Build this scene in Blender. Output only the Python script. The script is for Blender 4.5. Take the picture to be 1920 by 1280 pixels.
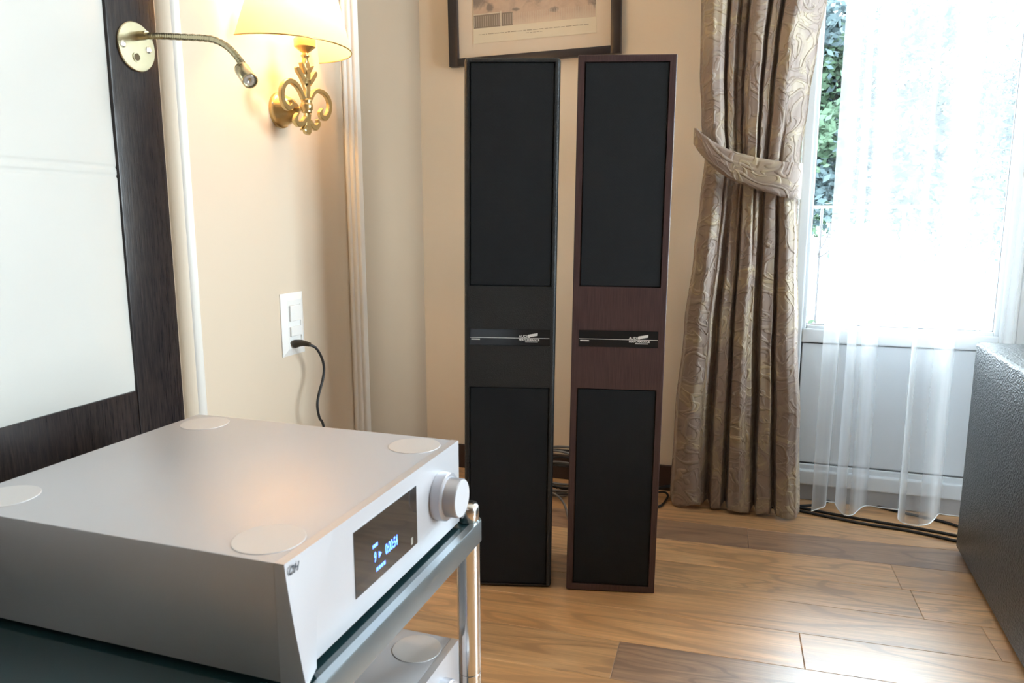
import bpy, bmesh, math, random
from mathutils import Vector, Matrix, noise
random.seed(7)
for _o in list(bpy.data.objects): bpy.data.objects.remove(_o)
scene = bpy.context.scene
COL = scene.collection
PI = math.pi

# ------------------------------------------------------------------ camera
F = 1415.0                                    # focal length in pixels of the 1920 px wide frame
CAM = Vector((0, 0, .96))
AX = Vector((0.94631771, -0.05186349, 0.3190501))    # world axes seen in camera coordinates
AY = Vector((0.32323552, 0.15568078, -0.93342503))
AZ = Vector((-0.00125929, 0.98644497, 0.1640876))
cd = bpy.data.cameras.new('camera')
cam = bpy.data.objects.new('camera', cd)
COL.objects.link(cam)
cd.sensor_width = 36.0
cd.lens = F / 1920 * 36.0
cd.clip_start = .02
cd.dof.use_dof = True
cd.dof.focus_distance = 1.9
cd.dof.aperture_fstop = 11.0
rot = Matrix((AX, AY, AZ))                   # rows: world axes in camera coords => camera to world
cam.matrix_world = Matrix.Translation(CAM) @ rot.to_4x4()
scene.camera = cam

# ------------------------------------------------------------------ light and exposure
world = bpy.data.worlds.new('sky')
scene.world = world
world.use_nodes = True
wn = world.node_tree.nodes
wn['Background'].inputs[0].default_value = (.88, .95, 1.0, 1)
wn['Background'].inputs[1].default_value = 21.0
scene.view_settings.view_transform = 'Standard'
scene.view_settings.look = 'None'
scene.view_settings.gamma = 1.0
scene.view_settings.use_curve_mapping = False
scene.view_settings.exposure = 0.6

def portal(name, loc, rot, sx, sy):
    l = bpy.data.lights.new(name, 'AREA'); l.shape = 'RECTANGLE'; l.size = sx; l.size_y = sy
    l.cycles.is_portal = True
    o = bpy.data.objects.new(name, l); COL.objects.link(o); o.location = loc; o.rotation_euler = rot
portal('daylight_portal', (.39, 2.80, 1.2), (-PI/2, 0, 0), .80, 2.3)
portal('daylight_portal', (3.16, 1.71, 1.33), (0, PI/2, 0), 2.1, 1.5)

# ------------------------------------------------------------------ pixel -> point
def ray(px, py):
    c = Vector((px-960, 640-py, -F))
    return Vector((AX.dot(c), AY.dot(c), AZ.dot(c)))
def onX(p, x): r = ray(*p); return CAM + r*((x-CAM.x)/r.x)
def onY(p, y): r = ray(*p); return CAM + r*((y-CAM.y)/r.y)
def onZ(p, z): r = ray(*p); return CAM + r*((z-CAM.z)/r.z)

# ------------------------------------------------------------------ materials
class NT:
    def __init__(s, name):
        s.m = bpy.data.materials.new(name); s.m.use_nodes = True
        s.t = s.m.node_tree; s.n = s.t.nodes
        s.b = s.n['Principled BSDF']; s.out = s.n['Material Output']
    def node(s, kind, **kw):
        nd = s.n.new(kind)
        for k, v in kw.items():
            if k in nd.inputs: nd.inputs[k].default_value = v
            else: setattr(nd, k, v)
        return nd
    def link(s, a, b): s.t.links.new(a, b)
    def math(s, op, a, b=None, c=None):
        nd = s.n.new('ShaderNodeMath'); nd.operation = op
        for i, v in enumerate((a, b, c)):
            if v is None: continue
            if isinstance(v, (int, float)): nd.inputs[i].default_value = v
            else: s.link(v, nd.inputs[i])
        return nd.outputs[0]
    def mix(s, f, a, b):
        nd = s.n.new('ShaderNodeMix'); nd.data_type = 'RGBA'
        for sock, v in ((nd.inputs[0], f), (nd.inputs[6], a), (nd.inputs[7], b)):
            if isinstance(v, (int, float)): sock.default_value = v
            elif isinstance(v, tuple): sock.default_value = v if len(v) == 4 else (*v, 1)
            else: s.link(v, sock)
        return nd.outputs[2]
    def ramp(s, f, stops):
        nd = s.n.new('ShaderNodeValToRGB'); el = nd.color_ramp.elements
        while len(el) < len(stops): el.new(.5)
        for e, (p, c) in zip(el, stops):
            e.position = p; e.color = (*c, 1) if len(c) == 3 else c
        s.link(f, nd.inputs[0]); return nd.outputs[0]
    def bump(s, h, strength=.3, dist=.002):
        nd = s.n.new('ShaderNodeBump'); nd.inputs['Strength'].default_value = strength
        nd.inputs['Distance'].default_value = dist
        s.link(h, nd.inputs['Height']); s.link(nd.outputs[0], s.b.inputs['Normal'])
    def pos(s): return s.n.new('ShaderNodeNewGeometry').outputs['Position']
    def obj(s): return s.n.new('ShaderNodeTexCoord').outputs['Object']
    def uv(s): return s.n.new('ShaderNodeTexCoord').outputs['UV']
    def mapping(s, v, scale=(1,1,1), rot=(0,0,0), loc=(0,0,0)):
        nd = s.n.new('ShaderNodeMapping'); s.link(v, nd.inputs[0])
        nd.inputs['Scale'].default_value = scale; nd.inputs['Rotation'].default_value = rot
        nd.inputs['Location'].default_value = loc; return nd.outputs[0]
    def noise(s, v, scale=5, detail=4, rough=.5, dist=0):
        nd = s.n.new('ShaderNodeTexNoise'); s.link(v, nd.inputs['Vector'])
        nd.inputs['Scale'].default_value = scale; nd.inputs['Detail'].default_value = detail
        nd.inputs['Roughness'].default_value = rough; nd.inputs['Distortion'].default_value = dist
        return nd.outputs['Fac']
    def wave(s, v, scale=5, dist=2, detail=2, dscale=1, kind='BANDS', direction='Y'):
        nd = s.n.new('ShaderNodeTexWave'); s.link(v, nd.inputs['Vector'])
        nd.wave_type = kind
        if kind == 'BANDS': nd.bands_direction = direction
        nd.inputs['Scale'].default_value = scale; nd.inputs['Distortion'].default_value = dist
        nd.inputs['Detail'].default_value = detail; nd.inputs['Detail Scale'].default_value = dscale
        return nd.outputs['Fac']
    def set(s, **kw):
        for k, v in kw.items():
            k = k.replace('_', ' ')
            i = s.b.inputs[k]
            i.default_value = (*v, 1) if isinstance(v, tuple) and len(v) == 3 else v
        return s

def simple(name, col, rough=.5, metal=0, spec=.5, var=0, vscale=30, bump=0, bscale=200, bdist=.001):
    t = NT(name); t.set(Roughness=rough, Metallic=metal)
    t.b.inputs['Specular IOR Level'].default_value = spec
    t.b.inputs['Base Color'].default_value = (*col, 1)
    if var:
        f = t.noise(t.obj(), vscale, 3)
        t.link(t.mix(f, tuple(c*(1-var) for c in col), tuple(min(1, c*(1+var)) for c in col)), t.b.inputs['Base Color'])
    if bump: t.bump(t.noise(t.obj(), bscale, 3), bump, bdist)
    return t.m

M = {}
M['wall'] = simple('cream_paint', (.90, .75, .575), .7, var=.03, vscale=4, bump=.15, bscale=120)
M['wall_side'] = simple('darkened_beige_paint', (.41, .315, .225), .7, var=.03, vscale=4, bump=.15, bscale=120)  # left wall's shade put into the colour; also dims bounce off unseen walls
M['panel'] = simple('cream_lacquer', (.71, .595, .465), .45, var=.015, vscale=3)
M['moulding'] = simple('white_moulding_lacquer', (.88, .85, .80), .4, var=.01, vscale=3)
M['ceiling'] = simple('white_ceiling_paint', (.85, .83, .79), .8, var=.02, vscale=3)
M['skirting'] = simple('dark_brown_skirting', (.045, .026, .02), .45, var=.2, vscale=20)
M['subfloor'] = simple('floor_screed', (.10, .06, .035), .8, var=.1, vscale=10)
M['white_frame'] = simple('white_window_lacquer', (.84, .87, .90), .35, var=.015, vscale=5)
M['door_panel'] = simple('white_infill_panel', (.84, .89, .94), .4, var=.015, vscale=5)
M['gasket'] = simple('black_rubber_gasket', (.02, .022, .025), .6, var=.1)
M['threshold'] = simple('grey_stone_threshold', (.45, .45, .46), .55, var=.1, vscale=25)
M['steel'] = simple('brushed_steel', (.72, .70, .68), .2, 1, var=.03, vscale=60)
M['rack_metal'] = simple('satin_grey_metal', (.30, .34, .36), .3, .85, var=.04, vscale=40)
M['glass_shelf'] = simple('dark_teal_glass', (.012, .035, .04), .12, 0, .5, var=.05)
M['amp'] = simple('pearl_aluminium', (.60, .60, .635), .46, .6, .5, var=.012, vscale=8, bump=.05, bscale=900, bdist=.0003)
M['knob'] = simple('silver_knob_aluminium', (.52, .52, .56), .32, .6, var=.02)
M['knob_face'] = simple('silver_knob_face', (.74, .76, .82), .3, .35, var=.01)
M['brass'] = simple('satin_gold_metal', (.62, .47, .22), .32, .9, var=.05, vscale=40)
M['pale_brass'] = simple('pale_satin_brass', (.60, .54, .36), .26, .95, var=.06, vscale=30)
M['screw'] = simple('bright_nickel', (.9, .88, .82), .25, 1, var=.02)
M['socket_white'] = simple('white_switch_plastic', (.86, .85, .83), .35, var=.01)
M['plug'] = simple('black_brown_plug_rubber', (.035, .026, .016), .5, var=.1)
M['cable'] = simple('black_cable_rubber', (.016, .016, .018), .45, var=.15)
M['cable_grey'] = simple('grey_cable_sleeve', (.16, .15, .145), .45, var=.15)
M['black_metal'] = simple('black_iron', (.03, .035, .045), .5, .3, var=.1)
M['logo'] = simple('white_logo_print', (.80, .79, .77), .4, .2, var=.03)
M['logo_dark'] = simple('dark_grey_logo_print', (.08, .09, .11), .4, .2, var=.03)
M['frame_wood'] = simple('dark_picture_frame_lacquer', (.035, .026, .026), .35, var=.2, vscale=40)
M['mat'] = simple('cream_picture_mount', (.84, .70, .55), .7, var=.015, vscale=12)
M['paper'] = simple('cream_print_paper', (.86, .75, .57), .7, var=.02, vscale=12)
M['ink'] = simple('faded_caption_ink', (.50, .40, .28), .7, var=.1)
M['terrace'] = simple('pale_terrace_stone', (.75, .76, .78), .6, var=.05, vscale=6)
M['ground'] = simple('pale_gravel_ground', (.78, .78, .76), .8, var=.05, vscale=.5)
M['bark'] = simple('grey_bark', (.06, .06, .06), .8, var=.3, vscale=8)
M['leaf'] = simple('green_leaf', (.012, .036, .016), .8, var=.5, vscale=1.5)
M['leaf2'] = simple('blue_green_leaf', (.010, .026, .032), .8, var=.4, vscale=1.5)
M['flower'] = simple('purple_petal', (.35, .18, .45), .6, var=.2)
M['bulb'] = None

def mk_oak(name, c1, c2, c3, swirl):
    t = NT(name)
    info = t.n.new('ShaderNodeObjectInfo')
    off = t.n.new('ShaderNodeCombineXYZ')
    t.link(t.math('MULTIPLY', info.outputs['Random'], 37.0), off.inputs[0])
    t.link(t.math('MULTIPLY', info.outputs['Random'], 91.0), off.inputs[1])
    base = t.mapping(t.pos(), rot=(0, 0, -.05))
    add = t.n.new('ShaderNodeVectorMath'); add.operation = 'ADD'
    t.link(base, add.inputs[0]); t.link(off.outputs[0], add.inputs[1])
    v = add.outputs[0]
    ct = t.noise(t.mapping(v, (.9, 5.5, 1)), 1.0+swirl*.06, 2, .45, .5)
    g1 = t.math('MULTIPLY_ADD', t.math('SINE', t.math('MULTIPLY', ct, 22+swirl*4)), .5, .5)
    g2 = t.noise(t.mapping(v, (1.5, 40, 1)), 3, 5, .65, .6)
    g3 = t.noise(t.mapping(v, (1.0, 4, 1)), 2.5, 3)
    big = t.ramp(g1, [(0, c1), (.45, c2), (.82, c2), (.97, tuple(.25*p+.75*q for p, q in zip(c2, c3)))])
    f = t.math('MULTIPLY', t.math('SUBTRACT', g2, .40), 3.2)
    fc = t.n.new('ShaderNodeClamp'); t.link(f, fc.inputs[0])
    col = t.mix(fc.outputs[0], t.mix(.62, big, c3), big)
    tone = t.math('MULTIPLY_ADD', info.outputs['Random'], .30, 1.10)
    hsv = t.n.new('ShaderNodeHueSaturation'); t.link(col, hsv.inputs['Color'])
    t.link(t.math('MULTIPLY', tone, t.math('MULTIPLY_ADD', g3, .3, .85)), hsv.inputs['Value'])
    t.link(hsv.outputs[0], t.b.inputs['Base Color'])
    t.link(t.math('MULTIPLY_ADD', g2, .2, .32), t.b.inputs['Roughness'])
    t.b.inputs['Specular IOR Level'].default_value = .5
    t.b.inputs['Coat Weight'].default_value = 1; t.b.inputs['Coat Roughness'].default_value = .34; t.b.inputs['Coat IOR'].default_value = 1.75
    t.bump(t.math('ADD', g2, t.math('MULTIPLY', g1, .25)), .35, .0012)
    return t.m
M['oak'] = mk_oak('light_oak_plank', (.70, .41, .185), (.62, .345, .145), (.37, .195, .085), 5.0)
M['oak_swirl'] = mk_oak('swirled_oak_plank', (.69, .42, .20), (.60, .345, .155), (.33, .18, .082), 10.0)
M['oak_dark'] = mk_oak('smoked_oak_plank', (.42, .26, .155), (.36, .215, .125), (.19, .11, .068), 9.0)

def mk_wenge():
    t = NT('dark_wenge_wood')
    v = t.obj()
    g = t.noise(t.mapping(v, (60, 60, 4)), 6, 4, .6)
    t.link(t.ramp(g, [(.3, (.012, .010, .012)), (.7, (.040, .030, .028))]), t.b.inputs['Base Color'])
    t.set(Roughness=.27); t.b.inputs['Specular IOR Level'].default_value = .32; t.bump(g, .35, .0008)
    return t.m
M['wenge'] = mk_wenge()
def mk_speaker_wood():
    t = NT('red_brown_wenge_veneer')
    g = t.noise(t.mapping(t.obj(), (90, 90, 3)), 5, 4, .6)
    t.link(t.ramp(g, [(.3, (.040, .020, .021)), (.7, (.082, .045, .044))]), t.b.inputs['Base Color'])
    t.set(Roughness=.42); t.bump(g, .2, .0006)
    return t.m
M['veneer'] = mk_speaker_wood()
def mk_vinyl(name, col, scale, strength, rough, dist):
    t = NT(name)
    vo = t.n.new('ShaderNodeTexVoronoi'); t.link(t.obj(), vo.inputs['Vector']); vo.inputs['Scale'].default_value = scale
    n = t.noise(t.obj(), scale*.6, 4, .6, .5)
    t.set(Roughness=rough)
    t.b.inputs['Base Color'].default_value = (*col, 1)
    t.link(t.mix(n, tuple(c*.7 for c in col), tuple(c*1.3 for c in col)), t.b.inputs['Base Color'])
    t.bump(t.math('ADD', vo.outputs['Distance'], n), strength, dist)
    return t.m
M['vinyl'] = mk_vinyl('black_grained_vinyl', (.013, .015, .017), 420, .5, .42, .0012)
M['sub_paint'] = mk_vinyl('black_textured_cabinet_paint', (.042, .047, .053), 190, .8, .34, .0022)
def mk_grille():
    t = NT('black_grille_cloth')
    v = t.mapping(t.obj(), (1, 1, 1))
    sx = t.n.new('ShaderNodeSeparateXYZ'); t.link(v, sx.inputs[0])
    a = t.math('SINE', t.math('MULTIPLY', sx.outputs[0], 2200)); b = t.math('SINE', t.math('MULTIPLY', sx.outputs[2], 2200))
    w = t.math('MULTIPLY', a, b)
    t.link(t.mix(t.math('MULTIPLY_ADD', w, .5, .5), (.003, .0045, .006), (.008, .0115, .015)), t.b.inputs['Base Color'])
    t.set(Roughness=.7); t.b.inputs['Specular IOR Level'].default_value = .3; t.bump(w, .4, .0006)
    return t.m
M['grille'] = mk_grille()
M['badge'] = simple('black_gloss_badge', (.018, .019, .021), .16, .2, .6, var=.05)
def mk_leather():
    t = NT('white_leather')
    n = t.noise(t.obj(), 260, 4, .6)
    t.link(t.mix(t.noise(t.obj(), 3, 2), (.63, .62, .585), (.67, .66, .625)), t.b.inputs['Base Color'])
    t.set(Roughness=.48); t.bump(n, .12, .0008)
    return t.m
M['leather'] = mk_leather()

def mk_damask():
    t = NT('taupe_gold_damask')
    uv = t.uv()
    wob = t.n.new('ShaderNodeTexNoise'); wob.inputs['Scale'].default_value = 7; wob.inputs['Detail'].default_value = 2
    t.link(uv, wob.inputs['Vector'])
    vm = t.n.new('ShaderNodeVectorMath'); vm.operation = 'MULTIPLY_ADD'
    t.link(wob.outputs['Color'], vm.inputs[0]); vm.inputs[1].default_value = (.16, .16, 0); t.link(uv, vm.inputs[2])
    v = vm.outputs[0]
    def scroll(scale, k, turns):
        vo = t.n.new('ShaderNodeTexVoronoi'); vo.voronoi_dimensions = '2D'; t.link(v, vo.inputs['Vector']); vo.inputs['Scale'].default_value = scale
        vs = t.n.new('ShaderNodeVectorMath'); vs.operation = 'SCALE'; t.link(v, vs.inputs[0]); vs.inputs['Scale'].default_value = 1.0
        d = t.n.new('ShaderNodeVectorMath'); d.operation = 'SUBTRACT'; t.link(vs.outputs[0], d.inputs[0]); t.link(vo.outputs['Position'], d.inputs[1])
        sp = t.n.new('ShaderNodeSeparateXYZ'); t.link(d.outputs[0], sp.inputs[0])
        ang = t.math('ARCTAN2', sp.outputs[1], sp.outputs[0])
        return t.math('SINE', t.math('ADD', t.math('MULTIPLY', vo.outputs['Distance'], k), t.math('MULTIPLY', ang, turns))), vo.outputs['Distance']
    s1, d1 = scroll(9.0, 17, 1.0)
    s2, d2 = scroll(17.0, 9, 3.0)
    lines = t.ramp(s1, [(.55, (0, 0, 0)), (.95, (1, 1, 1))])
    leaf = t.ramp(s2, [(.5, (0, 0, 0)), (.9, (1, 1, 1))])
    patch = t.ramp(t.noise(v, 7, 2, .5, .8), [(.47, (0, 0, 0)), (.57, (1, 1, 1))])
    fine = t.noise(t.mapping(uv, (1, 3, 1)), 320, 2)
    base = t.mix(fine, (.29, .225, .19), (.35, .275, .235))
    gold = t.mix(fine, (.43, .345, .225), (.50, .41, .27))
    f = t.math('MULTIPLY', patch, t.math('MULTIPLY_ADD', leaf, .45, .5))
    f = t.math('MAXIMUM', f, t.math('MULTIPLY', lines, .22))
    t.link(t.mix(f, base, gold), t.b.inputs['Base Color'])
    t.link(t.math('MULTIPLY_ADD', f, -.2, .58), t.b.inputs['Roughness'])
    t.b.inputs['Sheen Weight'].default_value = .15
    h = t.math('ADD', t.math('MULTIPLY', lines, .9), t.math('ADD', t.math('MULTIPLY', leaf, .55), t.math('MULTIPLY', t.noise(v, 30, 2), .6)))
    t.bump(h, .6, .005)
    return t.m
M['damask'] = mk_damask()

def mk_sheer():
    t = NT('white_voile')
    t.n.remove(t.b)
    tr = t.n.new('ShaderNodeBsdfTransparent'); tr.inputs[0].default_value = (.96, .98, 1, 1)
    tl = t.n.new('ShaderNodeBsdfTranslucent'); tl.inputs[0].default_value = (.93, .95, .97, 1)
    df = t.n.new('ShaderNodeBsdfDiffuse'); df.inputs[0].default_value = (.93, .95, .97, 1)
    m1 = t.n.new('ShaderNodeMixShader'); m1.inputs[0].default_value = .45
    t.link(tl.outputs[0], m1.inputs[1]); t.link(df.outputs[0], m1.inputs[2])
    m2 = t.n.new('ShaderNodeMixShader')
    lw = t.n.new('ShaderNodeLayerWeight'); lw.inputs[0].default_value = .35
    weave = t.noise(t.mapping(t.obj(), (300, 300, 40)), 3, 2)
    t.link(t.math('ADD', t.math('MULTIPLY_ADD', lw.outputs['Facing'], .70, .15), t.math('MULTIPLY', weave, .03)), m2.inputs[0])
    t.link(tr.outputs[0], m2.inputs[1]); t.link(m1.outputs[0], m2.inputs[2])
    t.link(m2.outputs[0], t.out.inputs[0])
    return t.m
M['sheer'] = mk_sheer()
M['hem'] = simple('white_hem_thread', (.93, .94, .95), .6, var=.01)

def mk_pane():
    t = NT('clear_window_glass')
    t.n.remove(t.b)
    tr = t.n.new('ShaderNodeBsdfTransparent'); tr.inputs[0].default_value = (.93, .97, .98, 1)
    gl = t.n.new('ShaderNodeBsdfGlossy'); gl.inputs['Roughness'].default_value = .02
    fr = t.n.new('ShaderNodeFresnel'); fr.inputs[0].default_value = 1.45
    mx = t.n.new('ShaderNodeMixShader')
    t.link(fr.outputs[0], mx.inputs[0]); t.link(tr.outputs[0], mx.inputs[1]); t.link(gl.outputs[0], mx.inputs[2])
    t.link(mx.outputs[0], t.out.inputs[0])
    return t.m
M['pane'] = mk_pane()
def mk_shade():
    t = NT('cream_lampshade_fabric')
    t.n.remove(t.b)
    tl = t.n.new('ShaderNodeBsdfTranslucent'); tl.inputs[0].default_value = (.95, .79, .48, 1)
    df = t.n.new('ShaderNodeBsdfDiffuse')
    n = t.noise(t.mapping(t.obj(), (200, 200, 60)), 4, 2)
    t.link(t.mix(n, (.86, .74, .54), (.90, .79, .60)), df.inputs[0])
    mx = t.n.new('ShaderNodeMixShader'); mx.inputs[0].default_value = .55
    t.link(tl.outputs[0], mx.inputs[1]); t.link(df.outputs[0], mx.inputs[2]); t.link(mx.outputs[0], t.out.inputs[0])
    return t.m
M['shade'] = mk_shade()
def emis(name, col, s):
    t = NT(name); t.b.inputs['Base Color'].default_value = (*col, 1)
    t.b.inputs['Emission Color'].default_value = (*col, 1); t.b.inputs['Emission Strength'].default_value = s
    return t.m
M['bulb'] = emis('lit_bulb_glass', (1, .74, .40), 9)
M['digits'] = emis('blue_display_digits', (.06, .16, 1.0), 4.0)
def mk_display():
    t = NT('smoked_display_glass')
    t.link(t.mix(t.noise(t.obj(), 40, 2), (.010, .009, .009), (.016, .014, .013)), t.b.inputs['Base Color'])
    t.set(Roughness=.04); t.b.inputs['IOR'].default_value = 2.1
    return t.m
M['display'] = mk_display()
M['lens'] = simple('clear_lamp_lens', (.5, .5, .48), .15, .5, var=.1)
def mk_print():
    t = NT('sepia_landscape_print')
    uv = t.uv(); s = t.n.new('ShaderNodeSeparateXYZ'); t.link(uv, s.inputs[0]); U, V = s.outputs[0], s.outputs[1]
    n = t.noise(uv, 9, 6, .65, .6)
    base = t.ramp(n, [(.3, (.52, .38, .28)), (.5, (.64, .47, .35)), (.7, (.70, .54, .40))])
    def blob(cx, cy, rx, ry, soft=.6):
        a = t.math('POWER', t.math('DIVIDE', t.math('SUBTRACT', U, cx), rx), 2)
        b = t.math('POWER', t.math('DIVIDE', t.math('SUBTRACT', V, cy), ry), 2)
        d = t.math('ADD', t.math('ADD', a, b), t.math('MULTIPLY_ADD', n, 3.4, -1.6))
        nd = t.n.new('ShaderNodeMapRange'); t.link(d, nd.inputs[0]); nd.inputs[1].default_value = 1-soft; nd.inputs[2].default_value = 1+soft
        nd.inputs[3].default_value = 1; nd.inputs[4].default_value = 0; return nd.outputs[0]
    col = base
    for b in ((.64, .30, .29, .125), (-.02, .215, .12, .07), (1.02, .135, .08, .06), (.14, .150, .028, .03), (.36, .115, .03, .014), (.67, .085, .04, .02)):
        col = t.mix(t.math('MULTIPLY', blob(*b), .7), col, (.16, .14, .13))
    # fences along the lower edge
    def band(lo, hi, l, r):
        return t.math('MULTIPLY', t.math('MULTIPLY', t.math('GREATER_THAN', V, lo), t.math('LESS_THAN', V, hi)), t.math('MULTIPLY', t.math('GREATER_THAN', U, l), t.math('LESS_THAN', U, r)))
    hedge = band(.0, .10, -.1, .33)
    col = t.mix(t.math('MULTIPLY', hedge, .75), col, (.19, .16, .13))
    pale = t.math('GREATER_THAN', t.math('SINE', t.math('MULTIPLY', U, 330)), .55)
    col = t.mix(t.math('MULTIPLY', t.math('MULTIPLY', pale, band(.01, .09, 0, 1)), .5), col, (.70, .60, .48))
    col = t.mix(band(.10, .108, 0, .22), col, (.72, .64, .50))
    col = t.mix(band(.0, .115, .226, .236), col, (.74, .66, .52))
    fade = t.n.new('ShaderNodeMapRange'); t.link(V, fade.inputs[0]); fade.inputs[1].default_value = 0; fade.inputs[2].default_value = .06; fade.inputs[3].default_value = .6; fade.inputs[4].default_value = 0
    col = t.mix(t.math('MULTIPLY', fade.outputs[0], t.math('GREATER_THAN', U, .33)), col, (.80, .66, .50))
    t.link(col, t.b.inputs['Base Color']); t.set(Roughness=.6)
    return t.m
M['print'] = mk_print()

# ------------------------------------------------------------------ mesh helpers
WM = {}
def matx(o): return WM.get(o.name, Matrix.Identity(4))
def tag(o, label=None, cat=None, group=None, kind=None):
    if label: o['label'] = label
    if cat: o['category'] = cat
    if group: o['group'] = group
    if kind: o['kind'] = kind
    return o
def empty(name, loc, rotz=0, label=None, cat=None, group=None):
    o = bpy.data.objects.new(name, None); COL.objects.link(o); o.empty_display_size = .05
    o.location = loc; o.rotation_euler = (0, 0, rotz)
    WM[o.name] = Matrix.Translation(loc) @ Matrix.Rotation(rotz, 4, 'Z')
    return tag(o, label, cat, group)
def link_mesh(name, me, mat, parent=None, smooth=False, local=False):
    """world-space mesh -> object; baked into the parent's space"""
    o = bpy.data.objects.new(name, me); COL.objects.link(o)
    if mat is not None and not me.materials: me.materials.append(mat)
    w = Matrix.Identity(4)
    if parent is not None:
        w = matx(parent); o.parent = parent
        if not local: me.transform(w.inverted())
    WM[o.name] = w
    if smooth:
        for p in me.polygons: p.use_smooth = True
    return o

class MB:
    def __init__(s): s.bm = bmesh.new(); s.uvs = None
    def box(s, x0, x1, y0, y1, z0, z1, m=None, bev=0, seg=2):
        vs = [s.bm.verts.new((x, y, z)) for x in (x0, x1) for y in (y0, y1) for z in (z0, z1)]
        fs = [s.bm.faces.new([vs[i] for i in q]) for q in ((0,1,3,2),(4,6,7,5),(0,4,5,1),(2,3,7,6),(0,2,6,4),(1,5,7,3))]
        if bev:
            es = list({e for f in fs for e in f.edges})
            r = bmesh.ops.bevel(s.bm, geom=es, offset=bev, segments=seg, affect='EDGES', profile=.5)
            vs = list({v for f in r['faces'] for v in f.verts} | {v for v in vs if v.is_valid})
        if m is not None:
            bmesh.ops.transform(s.bm, matrix=m, verts=[v for v in vs if v.is_valid])
        return s
    def ring_loft(s, rings, closed=True, cap=True):
        R = [[s.bm.verts.new(p) for p in r] for r in rings]
        n = len(R[0])
        for a, b in zip(R, R[1:]):
            for i in range(n if closed else n-1):
                s.bm.faces.new((a[i], a[(i+1) % n], b[(i+1) % n], b[i]))
        if cap and closed:
            s.bm.faces.new(R[0][::-1]); s.bm.faces.new(R[-1])
        return s
    def lathe(s, prof, origin, axis, n=32, cap=True):
        ax = Vector(axis).normalized(); u = ax.orthogonal().normalized(); v = ax.cross(u); o = Vector(origin)
        return s.ring_loft([[o + ax*h + (u*math.cos(2*PI*i/n) + v*math.sin(2*PI*i/n))*max(r, 1e-5) for i in range(n)] for r, h in prof], True, cap)
    def cyl(s, a, b, r, n=20):
        a, b = Vector(a), Vector(b); return s.lathe([(r, 0), (r, (b-a).length)], a, b-a, n)
    def tube(s, pts, r, n=10):
        pts = [Vector(p) for p in pts]; rings = []
        t0 = (pts[1]-pts[0]).normalized(); u = t0.orthogonal().normalized()
        for i, p in enumerate(pts):
            t = (pts[min(i+1, len(pts)-1)] - pts[max(i-1, 0)]).normalized()
            u = (u - t*u.dot(t)).normalized(); v = t.cross(u)
            rr = r(i/(len(pts)-1)) if callable(r) else r
            rings.append([p + (u*math.cos(2*PI*k/n) + v*math.sin(2*PI*k/n))*rr for k in range(n)])
        return s.ring_loft(rings)
    def prism(s, poly, vec):
        vec = Vector(vec); a = [s.bm.verts.new(p) for p in poly]; b = [s.bm.verts.new(Vector(p)+vec) for p in poly]
        n = len(a); s.bm.faces.new(a[::-1]); s.bm.faces.new(b)
        for i in range(n): s.bm.faces.new((a[i], a[(i+1) % n], b[(i+1) % n], b[i]))
        return s
    def build(s, name, mat, parent=None, smooth=False, angle=None):
        bmesh.ops.recalc_face_normals(s.bm, faces=s.bm.faces)
        if angle:
            for f in s.bm.faces: f.smooth = True
            for e in s.bm.edges:
                if len(e.link_faces) == 2 and e.calc_face_angle(0) > math.radians(angle): e.smooth = False
        me = bpy.data.meshes.new(name); s.bm.to_mesh(me); s.bm.free()
        return link_mesh(name, me, mat, parent, smooth)
def grid_mesh(name, fn, nu, nv, mat, parent=None, uvfn=None, smooth=True):
    vs = [tuple(fn(i/(nu-1), j/(nv-1))) for j in range(nv) for i in range(nu)]
    fs = [(j*nu+i, j*nu+i+1, (j+1)*nu+i+1, (j+1)*nu+i) for j in range(nv-1) for i in range(nu-1)]
    me = bpy.data.meshes.new(name); me.from_pydata(vs, [], fs)
    if uvfn:
        uvl = me.uv_layers.new(name='UVMap'); uvs = [uvfn(i/(nu-1), j/(nv-1)) for j in range(nv) for i in range(nu)]
        for lp in me.loops: uvl.data[lp.index].uv = uvs[lp.vertex_index]
    return link_mesh(name, me, mat, parent, smooth)
def smooth_path(pts, n=8):
    pts = [Vector(p) for p in pts]; out = []
    P = [pts[0]*2-pts[1]] + pts + [pts[-1]*2-pts[-2]]
    for i in range(1, len(P)-2):
        for k in range(n):
            t = k/n
            out.append(.5*((2*P[i]) + (P[i+1]-P[i-1])*t + (2*P[i-1]-5*P[i]+4*P[i+1]-P[i+2])*t*t + (3*P[i]-P[i-1]-3*P[i+1]+P[i+2])*t**3))
    out.append(pts[-1]); return out
def text_mesh(name, body, size, mx, mat, parent, depth=.0004, shear=0, bold=0, align='LEFT', sx=1.0):
    c = bpy.data.curves.new(name, 'FONT'); c.body = body; c.size = size; c.extrude = depth; c.shear = shear; c.offset = bold; c.align_x = align
    o = bpy.data.objects.new(name, c); COL.objects.link(o)
    dg = bpy.context.evaluated_depsgraph_get()
    me = bpy.data.meshes.new_from_object(o.evaluated_get(dg)); bpy.data.objects.remove(o)
    me.transform(Matrix.Scale(sx, 4, (1, 0, 0))); me.transform(mx); me.name = name
    me.materials.clear()
    return link_mesh(name, me, mat, parent)
def frame_mx(origin, xdir, ydir):
    x, y = Vector(xdir).normalized(), Vector(ydir).normalized(); z = x.cross(y)
    m = Matrix((x, y, z)).transposed().to_4x4(); m.translation = Vector(origin); return m
def copy_tree(o, parent=None):
    c = o.copy(); COL.objects.link(c)
    if parent is not None: c.parent = parent
    for ch in list(o.children): copy_tree(ch, c)
    return c
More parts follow.
